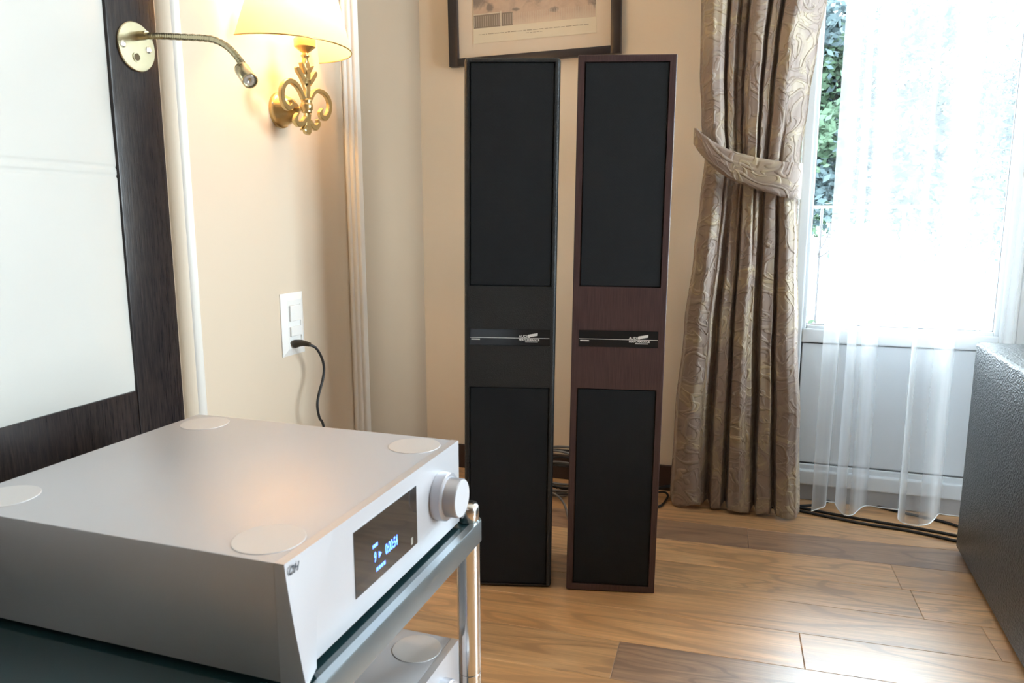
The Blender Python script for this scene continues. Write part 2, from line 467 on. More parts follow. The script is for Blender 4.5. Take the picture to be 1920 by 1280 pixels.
def carve(o, cutters):
    """cut the boxes out of the object's mesh, leaving no helper objects behind"""
    cs = []
    for i, mb in enumerate(cutters):
        c = mb.build('cutter', None); cs.append(c)
        md = o.modifiers.new('cut', 'BOOLEAN'); md.object = c; md.operation = 'DIFFERENCE'; md.solver = 'EXACT'
    dg = bpy.context.evaluated_depsgraph_get()
    me = bpy.data.meshes.new_from_object(o.evaluated_get(dg))
    o.modifiers.clear(); o.data = me
    for c in cs: bpy.data.objects.remove(c)
def structure(o): o['kind'] = 'structure'; return o

# ------------------------------------------------------------------ room shell
XL, XR, YB, YF, ZC = -1.24, 3.0, 2.60, -3.6, 2.70
floor = structure(MB().box(XL-.1, XR+.1, YF-.1, 2.80, -.06, -.016).build('floor', M['subfloor']))
PA = .05                                             # the boards run almost parallel to the window wall
u_dir = Vector((math.cos(PA), math.sin(PA), 0)); v_dir = Vector((-math.sin(PA), math.cos(PA), 0))
pm = {}
def plank_mesh(mat):
    if mat not in pm:
        b = MB(); b.box(0, 1, 0.0004, .1476, -.016, 0, bev=.0009, seg=1)
        bmesh.ops.recalc_face_normals(b.bm, faces=b.bm.faces)
        me = bpy.data.meshes.new('plank'); b.bm.to_mesh(me); b.bm.free(); me.materials.append(M[mat]); pm[mat] = me
    return pm[mat]
special = {0: [-.265], 1: [.115], 3: [.40], -1: [-.275], -2: [.9]}
mats_for = {(4, -1): 'oak_dark', (0, 0): 'oak', (-1, 0): 'oak_swirl', (-1, 1): 'oak_dark', (4, 0): 'oak_dark', (4, 1): 'oak_dark', (3, 0): 'oak_swirl', (2, 0): 'oak_swirl', (2, 1): 'oak_swirl'}
special = {-1: [-.275], 0: [.115], 2: [.395], 4: [1.3], 5: [-.35]}
for k in range(-36, 9):
    y0 = 1.600 + .148*k
    cuts = special.get(k, [random.uniform(-1, 1.2)])
    c = cuts[0]
    ends = [c]
    while ends[0] > -1.5: ends.insert(0, ends[0]-random.uniform(1.1, 1.8))
    while ends[-1] < 3.2: ends.append(ends[-1]+random.uniform(1.1, 1.8))
    ci = ends.index(c)
    for j, (a, b) in enumerate(zip(ends, ends[1:])):
        a, b = max(a, -1.31), min(b, 3.06)
        if b-a < .02: continue
        key = (k, j-ci+1)
        mt = mats_for.get(key) or random.choice(['oak', 'oak', 'oak', 'oak_swirl'])
        o = bpy.data.objects.new('plank', plank_mesh(mt)); COL.objects.link(o)
        o.parent = floor
        o.location = Vector((0, y0, 0)) + u_dir*(a+.0003); o.rotation_euler = (0, 0, PA)
        o.scale = (b-a-.0006, 1, 1)

# back wall with the balcony-door opening
DX0, DX1, DZ1 = .03, .765, 2.32
b = MB(); b.box(XL-.15, DX0, YB, YB+.22, 0, ZC).box(DX1, XR+.15, YB, YB+.22, 0, ZC).box(DX0, DX1, YB, YB+.22, DZ1, ZC)
structure(b.build('wall_back', M['wall']))
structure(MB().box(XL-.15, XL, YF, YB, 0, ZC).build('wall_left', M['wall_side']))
b = MB()
WY0, WY1, WZ0, WZ1 = 1.0, 2.42, .30, 2.35
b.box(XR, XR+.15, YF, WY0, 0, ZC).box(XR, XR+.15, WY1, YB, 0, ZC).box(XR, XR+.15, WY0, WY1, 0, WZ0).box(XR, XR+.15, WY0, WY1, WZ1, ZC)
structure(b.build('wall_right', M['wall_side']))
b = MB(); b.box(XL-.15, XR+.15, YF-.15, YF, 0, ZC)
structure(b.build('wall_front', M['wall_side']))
structure(MB().box(XL-.15, XR+.15, YF-.15, YB+.22, ZC, ZC+.1).build('ceiling', M['ceiling']))
structure(MB().box(XL+.0, DX0, YB-.014, YB, 0, .092, bev=.003).build('baseboard_back', M['skirting']))
structure(MB().box(XL, XL+.014, 2.02, YB-.014, 0, .092, bev=.003).build('baseboard_left', M['skirting']))
def plain_window(name, lo, hi, axis):
    """a two-leaf window in the wall; axis 'x' = in the right wall, 'y' = in the wall behind the viewer"""
    (a0, z0), (a1, z1) = lo, hi
    e = MB()
    def bx(mb, p0, p1, q0, q1, d0, d1):
        if axis == 'x': mb.box(XR+d0, XR+d1, p0, p1, q0, q1)
        else: mb.box(p0, p1, YF-d1, YF-d0, q0, q1)
    w = .055; mid = (a0+a1)/2
    for p0, p1, q0, q1 in ((a0, a0+w, z0, z1), (a1-w, a1, z0, z1), (mid-w, mid+w, z0, z1), (a0, a1, z0, z0+w), (a0, a1, z1-w, z1)): bx(e, p0, p1, q0, q1, .06, .12)
    fr = structure(e.build(name, M['white_frame']))
    for p0, p1 in ((a0+w, mid-w), (mid+w, a1-w)):
        g = MB(); bx(g, p0, p1, z0+w, z1-w, .086, .092); g.build('glass_pane', M['pane'], fr)
plain_window('window_1', (WY0, WZ0), (WY1, WZ1), 'x')

# wood panelling on the left wall behind the headboard
PX = -1.15
trim = structure(MB().box(XL, PX-.025, -1.6, 2.0116, 0, ZC).build('trim_1', M['panel']))
prof = [(PX-.025, 1.262)] + [(PX-.025+.025*math.sin(a*PI/16), 1.262+.042*(1-math.cos(a*PI/16))) for a in range(1, 9)]
prof += [(PX-.0008*i, 1.855+.012*i) for i in range(0, 3)] + [(PX-.004-.0035*i, 1.888+.0105*i) for i in range(0, 5)] + [(PX-.025, 1.944)]
MB().prism([(x, y, 0) for x, y in prof], (0, 0, ZC)).build('raised_panel', M['panel'], trim, angle=40)
MB().tube([(PX-.012, 1.294, z_) for z_ in (0, 1.0, 2.0, ZC)], .0150, 20).build('moulding', M['moulding'], trim, smooth=True)
for y0, y1, x1 in ((1.951, 1.968, PX-.016), (1.9685, 1.984, PX-.008), (1.9845, 2.0116, PX)):
    MB().box(PX-.025, x1, y0, y1, 0, ZC, bev=.004, seg=3).build('moulding', M['moulding'], trim)

# ------------------------------------------------------------------ balcony door
DY = 2.665                                            # inner face of the leaf
door = structure(MB().box(DX0, .075, DY-.004, DY+.07, .06, DZ1).box(.725, DX1, DY-.004, DY+.07, .06, DZ1).box(.075, .725, DY-.004, DY+.07, DZ1-.05, DZ1).build('door_1', M['white_frame']))
g0, g1, gz0, gz1 = .122, .665, .603, 2.20
def rect_ring(mb, x0, x1, z0, z1, w, y0, y1, bev=.003):
    mb.box(x0, x0+w, y0, y1, z0, z1, bev=bev).box(x1-w, x1, y0, y1, z0, z1, bev=bev).box(x0+w, x1-w, y0, y1, z0, z0+w, bev=bev).box(x0+w, x1-w, y0, y1, z1-w, z1, bev=bev)
    return mb
b = MB(); b.box(.078, g0-.012, DY-.012, DY+.05, .085, 2.265, bev=.005).box(g1+.012, .722, DY-.012, DY+.05, .085, 2.265, bev=.005)
b.box(g0-.012, g1+.012, DY-.012, DY+.05, .545, gz0-.012, bev=.004).box(g0-.012, g1+.012, DY-.012, DY+.05, gz1+.012, 2.265, bev=.004).box(g0-.012, g1+.012, DY-.012, DY+.05, .085, .128, bev=.004)
b.build('leaf_frame', M['white_frame'], door)
rect_ring(MB(), g0-.014, g1+.014, gz0-.014, gz1+.014, .014, DY-.004, DY+.03, .004).build('glazing_bead', M['white_frame'], door)
rect_ring(MB(), g0-.001, g1+.001, gz0-.001, gz1+.001, .003, DY+.012, DY+.022, 0).build('glass_seal', M['gasket'], door)
MB().box(g0, g1, DY+.016, DY+.022, gz0, gz1).build('glass_pane', M['pane'], door)
rect_ring(MB(), g0-.013, g1+.013, .127, .546, .004, DY-.006, DY+.03, 0).build('panel_seal', M['gasket'], door)
MB().box(g0-.009, g1+.009, DY-.004, DY+.03, .131, .542, bev=.003).build('infill_panel', M['door_panel'], door)
MB().box(.04, .755, DY-.026, DY+.06, .058, .110, bev=.006, seg=3).build('weather_bar', M['white_frame'], door)
structure(MB().box(DX0, DX1, DY-.012, DY+.17, 0, .058, bev=.004).build('trim_2', M['threshold']))

# ------------------------------------------------------------------ outside
gr = MB().box(-30, 40, 3.95, 60, -3.4, -3.2).build('ground_outside', M['ground']); structure(gr)
tr = structure(MB().box(-1.5, 3.0, 2.84, 3.9, -.16, -.03).build('terrace', M['terrace']))
rl = empty('balcony_railing', (.6, 3.78, -.03), label='wrought iron railing with a pale top rail on the terrace behind the glass door', cat='railing')
MB().box(-1.2, 2.6, 3.77, 3.79, .992, 1.004, bev=.003).build('top_rail', M['white_frame'], rl)
MB().box(-1.2, 2.6, 3.773, 3.787, .02, .036).build('bottom_rail', M['black_metal'], rl)
for i in range(22):
    x = -1.15+i*.17
    MB().cyl((x, 3.78, .0 if i % 7 else -.03), (x, 3.78, .99), .006, 8).build('baluster', M['black_metal'], rl)
for i in range(0, 22, 2):
    x = -1.15+i*.17
    pts = [(x+.02+.05*math.sin(t*2.6)*(1-.2*t), 3.775, .80+.065*math.cos(t*1.9)+.02*t) for t in [k*.35 for k in range(11)]]
    MB().tube(pts, .004, 6).build('iron_scroll', M['black_metal'], rl)

def tree(name, cx, cy, zb, r, trunk_z, n, seed, label, mats):
    rnd = random.Random(seed)
    root = empty(name, (cx, cy, trunk_z), label=label, cat='tree', group='trees beyond the terrace')
    pts = smooth_path([(cx, cy, trunk_z), (cx+.08, cy, (trunk_z+zb)/2), (cx-.05, cy+.1, zb+r*.6)], 8)
    mb = MB(); mb.tube(pts, lambda t: .14*(1-.6*t), 10)
    for k in range(7):
        a = rnd.uniform(0, 2*PI); e = Vector((math.cos(a), math.sin(a)*.8, rnd.uniform(.3, 1)))
        p = Vector(pts[-1]) - Vector((0, 0, r*.5*rnd.random()))
        mb.tube(smooth_path([p, p+e*r*.4, p+e*r*.8+Vector((0, 0, .1))], 4), lambda t: .045*(1-.8*t), 6)
    mb.build('trunk', M['bark'], root, smooth=True)
    for mi, mt in enumerate(mats):
        vs, fs = [], []
        cl = [Vector((rnd.gauss(0, .42)*r, rnd.gauss(0, .4)*r, rnd.uniform(.05, 1.55)*r)) for _ in range(26)]
        for _ in range(n):
            c = rnd.choice(cl) + Vector((rnd.gauss(0, .15)*r, rnd.gauss(0, .15)*r, rnd.gauss(0, .12)*r)) + Vector((cx, cy, zb))
            s = rnd.uniform(.026, .048)
            d = Vector((rnd.gauss(0, 1), rnd.gauss(0, 1), rnd.gauss(0, .6))).normalized(); q = d.orthogonal().normalized()
            q = (q*math.cos(rnd.random()*6) + d.cross(q)*math.sin(rnd.random()*6)).normalized()
            i = len(vs); vs += [tuple(c-d*s), tuple(c+q*s*.5), tuple(c+d*s), tuple(c-q*s*.5)]; fs.append((i, i+1, i+2, i+3))
        me = bpy.data.meshes.new('foliage'); me.from_pydata(vs, [], fs)
        o = link_mesh('foliage', me, M[mt], root); o['kind'] = 'stuff'
tree('leafy_tree', .55, 7.2, .95, .95, -3.2, 20000, 3, 'tall leafy green tree with the dense crown beyond the terrace railing', ['leaf', 'leaf2'])
tree('leafy_tree', 2.85, 13.0, .6, 1.5, -3.2, 24000, 5, 'leafy blue green tree standing farther out, right of the dense green one', ['leaf2'])
pot = empty('flower_pot', (.235, 3.45, -.03), label='terracotta flower pot with purple blossoms on the terrace by the railing', cat='potted plant')
MB().lathe([(.075, 0), (.10, .17), (.108, .17), (.108, .20), (.095, .20), (.09, .17)], (.235, 3.45, -.03), (0, 0, 1), 24).build('pot', simple('terracotta', (.42, .22, .14), .8, var=.1), pot, smooth=True)
rnd = random.Random(11)
for nm, mt, nn, zz in (('leaves', 'leaf', 420, (.15, .50)), ('blossoms', 'flower', 160, (.36, .56))):
    vs, fs = [], []
    for _ in range(nn):
        c = Vector((.235+rnd.gauss(0, .07), 3.45+rnd.gauss(0, .07), rnd.uniform(*zz))); s = rnd.uniform(.014, .03)
        d = Vector((rnd.gauss(0, 1), rnd.gauss(0, 1), rnd.gauss(0, 1))).normalized(); q = d.orthogonal().normalized()
        i = len(vs); vs += [tuple(c-d*s), tuple(c+q*s*.6), tuple(c+d*s), tuple(c-q*s*.6)]; fs.append((i, i+1, i+2, i+3))
    me = bpy.data.meshes.new(nm); me.from_pydata(vs, [], fs); link_mesh(nm, me, M[mt], pot)['kind'] = 'stuff'

# ------------------------------------------------------------------ the two loudspeakers
def speaker(name, A, B, wood, label):
    A, B = Vector(A), Vector(B); d = (B-A); W = d.length; ang = math.atan2(d.y, d.x); H = 1.326; D = .21
    mid = (A+B)/2
    root = empty(name, (mid.x, mid.y, 0), ang, label, 'loudspeaker')
    root.rotation_euler = (0, math.radians(.62), ang)
    w0 = matx(root)
    def L(mb): bmesh.ops.transform(mb.bm, matrix=w0, verts=mb.bm.verts); return mb
    h = W/2
    body_m = M['veneer'] if wood else M['vinyl']
    gx0, gx1 = (-h+.0155, h-.0155) if wood else (-h+.0125, h-.0125)
    if wood: cuts = [(gx0, gx1, .790, 1.3105), (gx0, gx1, .019, .5375)]
    else: cuts = [(gx0, gx1, .790, 1.3150), (gx0, gx1, .010, .5365)]
    bd = L(MB().box(-h, h, 0, D, .0015, H, bev=.0022 if wood else .009, seg=2 if wood else 4)).build('cabinet', body_m, root)
    cutters = []
    for x0, x1, z0, z1 in cuts: cutters.append(L(MB().box(x0, x1, -.02, .008, z0, z1)))
    cutters.append(L(MB().box(gx0+.001, gx1-.001, -.02, .0015, .642, .684)))
    # the cutters are in world space, the cabinet mesh in local space: bring them together
    bd_par = bd.parent; bd.parent = None; bd.matrix_world = w0
    bpy.context.view_layer.update()
    carve(bd, cutters)
    bd.parent = bd_par; bd.matrix_world = Matrix.Identity(4); bd.matrix_local = Matrix.Identity(4)
    for p in bd.data.polygons: p.use_smooth = False
    for x0, x1, z0, z1 in cuts:
        L(MB().box(x0+.0022, x1-.0022, .0015, .0075, z0+.0022, z1-.0022, bev=.0015)).build('grille', M['grille'], root)
    bg = L(MB().box(gx0+.0018, gx1-.0018, .0002, .0015, .6428, .6832)).build('badge', M['badge'], root)
    zl = .6613
    L(MB().box(gx0+.002, gx1-.0025, -.0001, .0004, zl, zl+.0011)).build('badge_line', M['logo'], bg)
    u = Vector((math.cos(ang), math.sin(ang), 0)); n = Vector((u.y, -u.x, 0))
    def at(s, z): return Vector((mid.x, mid.y, 0)) + u*s + n*.0003 + Vector((0, 0, z))
    xs = gx0 + .1235
    text_mesh('lettering', 'AUDIO', .0088, frame_mx(at(xs, .6633), u, (0, 0, 1)), M['logo'], bg, .0002, 0, .00012)
    text_mesh('lettering', 'PERFORMANCE', .0073, frame_mx(at(xs, .6553), u, (0, 0, 1)), M['logo'], bg, .0002, 0, .00012)
    mb = MB()
    mb.prism([at(xs+.0225, .6638), at(xs+.0465, .6685), at(xs+.0465, .6750), at(xs+.0225, .6705)], n*.0004)
    mb.build('emblem', M['logo'], bg)
    MB().prism([at(xs+.0155, .6516), at(xs+.0470, .6516), at(xs+.0470, .6534), at(xs+.0155, .6534)], n*.0004).build('emblem_bar', M['logo'], bg)
    MB().prism([at(gx0+.005, .6562), at(gx0+.0268, .6562), at(gx0+.0268, .6588), at(gx0+.005, .6588)], n*.0003).build('type_plate', M['logo'], bg)
    return root
speaker('floor_speaker', (-.7185, 1.713, 0), (-.5005, 1.775, 0), False, 'tall slim black vinyl-clad floor speaker with rounded edges')
speaker('floor_speaker', (-.460, 1.778, 0), (-.240, 1.831, 0), True, 'tall slim floor speaker in red-brown wood veneer with sharp edges')

# ------------------------------------------------------------------ black cabinet at the window
sub = empty('subwoofer_cabinet', (.80, 1.90, 0), label='large black subwoofer cabinet with textured paint in front of the sheer curtain', cat='subwoofer')
MB().box(.549, 1.06, 1.42, 2.366, .012, .615, bev=.010, seg=4).build('cabinet', M['sub_paint'], sub, angle=50)
for x in (.60, 1.0):
    for y in (1.50, 2.28): MB().lathe([(.02, 0), (.022, .004), (.022, .014)], (x, y, 0), (0, 0, 1), 16).build('rubber_foot', M['gasket'], sub)

# ------------------------------------------------------------------ amplifier
AX0, AX1, AY0, AY1, AZ0, AZ1 = -.925, -.4375, .586, 1.026, .492, .622
def make_amp():
    root = empty('amplifier', (-.68, .806, AZ0-.006), label='pearl silver amplifier with the lit blue display on the upper glass shelf', cat='amplifier')
    b = MB(); b.box(AX0, AX1-.012, AY0, AY1, AZ0, AZ1, bev=.0016, seg=2)
    b.build('housing', M['amp'], root, angle=40)
    # front: flat main face and a facet at the left end that swings forward towards the bottom
    nz = 14; T = [i/nz for i in range(nz+1)]
    def yc(t): return .676 - .034*math.sin(min(1, t*1.25)*PI/2) - .021*t
    rows = []
    bm = bmesh.new()
    for t in T:
        z = AZ1 - (AZ1-AZ0)*t
        off = lambda s: t**1.2*(.008+.011*s)
        c = yc(t)
        ys = [AY0 + (c-AY0)*k/6 for k in range(7)]
        row = [(AX1+off((c-y)/(c-AY0)), y, z) for y in ys]
        row += [(AX1, c+.0012+.004*t, z)] + [(AX1, c+.006 + (AY1-c-.006)*k/5, z) for k in range(1, 6)]
        rows.append([bm.verts.new(p) for p in row])
    for a, c in zip(rows, rows[1:]):
        for i in range(len(a)-1): bm.faces.new((a[i], a[i+1], c[i+1], c[i]))
    # side, top and bottom returns of the front slab
    bk = [[bm.verts.new((AX1-.012, v.co.y, v.co.z)) for v in (rows[0])], [bm.verts.new((AX1-.012, v.co.y, v.co.z)) for v in rows[-1]]]
    for i in range(len(rows[0])-1):
        bm.faces.new((bk[0][i], bk[0][i+1], rows[0][i+1], rows[0][i])); bm.faces.new((rows[-1][i], rows[-1][i+1], bk[1][i+1], bk[1][i]))
    for e in (0, -1):
        col = [r[e] for r in rows]; bc = [bm.verts.new((AX1-.012, v.co.y, v.co.z)) for v in col]
        for i in range(nz): bm.faces.new((col[i], col[i+1], bc[i+1], bc[i]))
    mb = MB(); mb.bm.free(); mb.bm = bm
    mb.build('front_panel', M['amp'], root, angle=5)
    for x in (-.872, -.489):
        for y in (.632, .980):
            MB().lathe([(.0385, -.002), (.0385, .0006), (.0375, .0009)], (x, y, AZ1), (0, 0, 1), 48).build('round_cap', M['amp_cap'], root)
    for x in (AX0+.06, AX1-.06):
        for y in (AY0+.06, AY1-.06): MB().cyl((x, y, AZ0-.006), (x, y, AZ0+.001), .02, 20).build('foot', M['gasket'], root)
    k = MB().lathe([(.0345, 0), (.0350, .002), (.0350, .015), (.0335, .0168), (.0290, .0172), (.0282, .019), (.0282, .034), (.0272, .0355)], (AX1, .9525, .5605), (1, 0, 0), 64).build('volume_knob', M['knob'], root, angle=35)
    MB().lathe([(.0268, .0350), (.0266, .0362)], (AX1, .9525, .5605), (1, 0, 0), 64).build('knob_face', M['knob_face'], k)
    d = MB().box(AX1-.001, AX1+.0006, .7150, .8780, .5195, .6015).build('display', M['display'], root)
    yz = lambda y, z: frame_mx((AX1+.0008, y, z), (0, 1, 0), (0, 0, 1))
    P = lambda px, py: onX((px, py), AX1)
    p = P(722, 1039); text_mesh('digits', '0:00:54', .0185, yz(p.y, p.z), M['digits'], d, .0001, 0, .0004, sx=.60)
    p = P(701, 1054); text_mesh('digits', '9', .0175, yz(p.y, p.z), M['digits'], d, .0001, 0, .0004, sx=.6)
    p = P(708, 1047); MB().prism([(AX1+.0008, p.y+.002, p.z), (AX1+.0008, p.y+.009, p.z+.0045), (AX1+.0008, p.y+.002, p.z+.009)], (.0002, 0, 0)).build('play_mark', M['digits'], d)
    p = P(698, 1029); MB().box(AX1+.0007, AX1+.0009, p.y, p.y+.012, p.z, p.z+.0042).build('small_mark', M['digits'], d)
    p = P(705, 1071)
    for k in range(4): MB().box(AX1+.0007, AX1+.0009, p.y+.006*k, p.y+.006*k+.0045, p.z, p.z+.0045).build('small_mark', M['digits'], d)
    p = P(770, 1022); MB().box(AX1+.0007, AX1+.0009, p.y, p.y+.006, p.z, p.z+.010).build('sensor_mark', M['lens'], d)
    # logo on the facet
    q = onX((534, 1086), AX1+.001)
    text_mesh('logo', 'CH', .0135, frame_mx((AX1+.0022, q.y+.004, q.z+.001), (0, 1, 0), (.12, 0, 1)), M['logo_dark'], root, .0002, .12, .0002, sx=.9)
    return root
M['amp_cap'] = simple('pearl_cap_aluminium', (.66, .65, .66), .5, .4, .5, var=.01)
amp = make_amp()
low = copy_tree(amp)
low.location = (amp.location.x-.004, amp.location.y, .292-.130-.006)
low['label'] = 'pearl silver component on the lower shelf, beneath the amplifier with the display'
for o in (amp, low): o['group'] = 'silver hi-fi components in the rack'

# ------------------------------------------------------------------ rack
rack = empty('hifi_rack', (-.70, .72, 0), label='metal and dark glass hi-fi rack with chrome posts under the amplifiers', cat='rack')
RX0, RX1, RY0, RY1 = -1.0, -.4115, .40, 1.071
def rounded_rect(x0, x1, y0, y1, r, n=8):
    out = []
    for cx, cy, a0 in ((x1-r, y1-r, 0), (x0+r, y1-r, 90), (x0+r, y0+r, 180), (x1-r, y0+r, 270)):
        out += [(cx+r*math.cos(math.radians(a0+90*k/n)), cy+r*math.sin(math.radians(a0+90*k/n))) for k in range(n+1)]
    return out
for zt in (.486, .1555):
    out = rounded_rect(RX0, RX1, RY0, RY1, .022); inn = rounded_rect(RX0+.012, RX1-.012, RY0+.012, RY1-.012, .011)
    rings = [[(x, y, z) for x, y in pl] for pl, z in ((inn, zt-.034), (out, zt-.034), (out, zt-.0015), ([(x*.997+(RX0+RX1)/2*.003, y*.997+(RY0+RY1)/2*.003) for x, y in out], zt+.0005), (inn, zt+.0005))]
    mb = MB(); mb.ring_loft(rings + [rings[0]], True, False)
    mb.build('shelf_frame', M['rack_metal'], rack, angle=35)
    MB().prism([(x, y, zt-.010) for x, y in rounded_rect(RX0+.012, RX1-.012, RY0+.012, RY1-.012, .011)], (0, 0, .0098)).build('glass_shelf', M['glass_shelf'], rack)
for x in (RX0+.022, RX1-.0205):
    for y in (RY0+.022, RY1-.0235):
        for z0, z1 in ((.012, .121), (.156, .226), (.2265, .4525)):
            MB().lathe([(.0182, 0), (.0188, .0008), (.0188, z1-z0-.0008), (.0182, z1-z0)], (x, y, z0), (0, 0, 1), 32).build('post', M['steel'], rack, angle=35)
        MB().lathe([(.0175, 0), (.0180, .001), (.0180, .020), (.0155, .0265), (.008, .0295), (.0005, .0300)], (x, y, .4868), (0, 0, 1), 32).build('post_cap', M['steel'], rack, angle=50)
        MB().lathe([(.024, 0), (.024, .008), (.015, .012)], (x, y, 0), (0, 0, 1), 24).build('foot', M['steel'], rack)

# ------------------------------------------------------------------ headboard
hb = empty('headboard', (-1.12, .25, 0), label='white padded leather headboard in a dark wood frame', cat='headboard')
HX = -1.105
def HB(mb, nm='frame_rail'): return mb.build(nm, M['wenge'], hb, angle=40)
HB(MB().box(PX-.024, HX, 1.0740, 1.1880, .0, 2.05, bev=.003))
HB(MB().box(PX-.024, HX, -.62, 1.0730, .30, .640, bev=.003))
HB(MB().box(PX-.024, HX, -.62, 1.0730, 1.93, 2.05, bev=.003))
HB(MB().box(PX-.024, HX, -.74, -.621, .0, 2.05, bev=.003))
def pad(u, v):
    y = -.62 + 1.6965*u; z = .631 + 1.297*v
    eu = min(u, 1-u)*1.6965; ev = min(v, 1-v)*1.297
    f = lambda d: 1-(1-min(1, d/.12))**2.2
    x = HX - .006 + .016*f(eu)*f(ev)
    for zs in (1.030, 1.046):
        x -= .0022*math.exp(-((z-zs)/.0022)**2)
    x += .0035*noise.noise(Vector((0, y*4, z*4)))
    yy = y + .003*noise.noise(Vector((3, 0, z*7)))*(1 if u > .97 else 0)
    return (x, yy, z + .003*noise.noise(Vector((7, y*6, 0)))*(1 if v < .02 else 0))
grid_mesh('padding', pad, 200, 420, M['leather'], hb)

# ------------------------------------------------------------------ reading lamp
rd = empty('reading_lamp', tuple(onX((253, 88), HX)), label='brass gooseneck reading lamp on a round plate on the headboard frame', cat='reading lamp')
c = onX((253.5, 88), HX)
MB().lathe([(.043, 0), (.043, .003), (.0415, .0045)], (HX, c.y, c.z), (1, 0, 0), 48).build('wall_plate', M['pale_brass'], rd, angle=30)
for px in ((231, 82), (279, 94)):
    q = onX(px, HX+.005)
    MB().lathe([(.006, 0), (.006, .0012), (.004, .0022)], (HX+.0045, q.y, q.z), (1, 0, 0), 20).build('screw_head', M['screw'], rd)
q = onX((256.5, 107), HX+.005)
sw = MB().lathe([(.0085, 0), (.0085, .0014), (.0068, .0014)], (HX+.0044, q.y, q.z), (1, 0, 0), 24).build('switch', M['pale_brass'], rd)
MB().lathe([(.0066, 0), (.0062, .002)], (HX+.0046, q.y, q.z), (1, 0, 0), 20).build('switch_button', simple('dark_bronze_button', (.16, .12, .07), .35, .8, var=.1), sw)
ny = onX((258, 67), HX).y
np_ = [onY(p, ny) for p in ((258, 67), (266, 67.5), (290, 67.5), (320, 68.5), (350, 70), (380, 71.5), (402, 75), (424, 86), (440, 101), (450, 114), (455, 120))]
MB().cyl(np_[0], np_[1]+Vector((.012, 0, 0)), .0080, 20).build('neck_socket', M['pale_brass'], rd)
path = smooth_path(np_[1:], 16)
MB().tube(path, lambda t: .0056+.0008*math.sin(t*2*PI*62), 12).build('gooseneck', M['pale_brass'], rd, smooth=True)
h0 = np_[-1] - Vector((.004, 0, .006)); h1 = onY((469, 152), ny-.022); ax = (h1-h0)
hd = MB().lathe([(.008, 0), (.0125, .004), (.0130, .009), (.0122, .010), (.0132, .0115), (.0132, ax.length), (.0120, ax.length), (.0118, ax.length-.004)], h0, ax, 32).build('lamp_head', M['pale_brass'], rd, angle=35)
MB().lathe([(.0118, 0), (.0105, .0015), (.004, .0020), (.003, .0005), (.0005, .0005)], h0+ax*((ax.length-.0045)/ax.length), ax, 24).build('lens', M['lens'], hd, smooth=True)

# ------------------------------------------------------------------ wall sconce
SX = -1.06
sc = empty('wall_sconce', tuple(onX((521, 206), PX)), label='gold fleur-de-lis wall sconce with a cream half shade, lit', cat='wall lamp')
cb = onX((524, 207), PX)
cup = MB().lathe([(.042, 0), (.042, .007), (.0395, .009), (.037, .012), (.033, .024), (.027, .036), (.021, .043), (.016, .047)], (PX, cb.y, cb.z), (1, 0, 0), 40).build('wall_cup', M['brass'], sc, angle=35)
q = onX((513, 198), PX+.01); MB().lathe([(.0026, 0), (.0026, .003), (.001, .004)], (PX+.008, cb.y-.036, cb.z+.012), (.3, -1, 0), 12).build('screw_head', M['screw'], cup)
oc = onX((576, 199.5), SX)
MB().tube([(PX+.046, cb.y, cb.z), (PX+.06, cb.y-.001, cb.z+.001), (SX-.004, oc.y, oc.z-.002)], .0062, 14).build('arm', M['brass'], sc, smooth=True)
def C8(x, y): return onX((500+x/7.114, 80+y/7.114), SX)
def stroke(pts):
    """flat cast bar with swelling width, traced as centre line + width, 9 mm thick"""
    ctr = smooth_path([C8(x, y) for x, y, w in pts], 6)
    n = len(pts)-1; wid = []
    for i in range(len(ctr)):
        t = i/6; k = min(int(t), n-1); fr = t-k; wid.append(((pts[k][2]*(1-fr)+pts[k+1][2]*fr)/7.114/2)*.00150)
    top, bot = [], []
    for i, p in enumerate(ctr):
        t = (ctr[min(i+1, len(ctr)-1)]-ctr[max(i-1, 0)]).normalized(); nn = Vector((0, -t.z, t.y)); nn.y *= 1.35
        top.append(p+nn*wid[i]); bot.append(p-nn*wid[i])
    mb = MB()
    rings = []
    for a, c in zip(top, bot):
        e = Vector((.0045, 0, 0)); m = (a-c)*.12
        rings.append([a-e, a-m*.0+e*.6, a-m+e, c+m+e, c+e*.6, c-e])
    mb.ring_loft(rings); return mb
strokes = {
 'scroll': [[(490,750,46),(445,640,50),(385,552,56),(310,510,58),(245,535,54),(208,610,50),(202,700,48),(222,795,54),(270,860,62),(318,858,60),(338,812,44),(322,776,26),(296,765,12)],
            [(585,745,40),(625,668,46),(690,642,50),(760,672,52),(815,742,52),(836,830,50),(826,930,56),(780,1004,64),(730,985,56),(716,930,42),(736,878,16)],
            [(525,1005,50),(475,1068,58),(422,1084,64),(384,1040,50),(392,975,28),(404,942,12)],
            [(568,1040,50),(610,1112,62),(655,1132,66),(686,1080,48),(668,1022,18)]],
 'leaf': [[(532,775,74),(538,640,62),(530,545,96),(532,450,88),(535,350,92),(522,262,64),(515,205,40)],
          [(522,570,60),(468,450,60),(415,360,58),(392,322,20)], [(510,420,40),(474,315,42),(450,262,14)],
          [(560,545,60),(600,485,62),(636,422,58),(644,392,30)], [(548,390,60),(582,340,44),(610,318,12)],
          [(548,950,76),(542,1060,62),(546,1140,96),(542,1180,100),(540,1222,56)], [(515,1105,34),(488,1145,26),(466,1160,12)]]}
for nm, ls in strokes.items():
    for s_ in ls: stroke(s_).build(nm, M['brass'], sc, angle=30)
k0 = C8(535, 852)
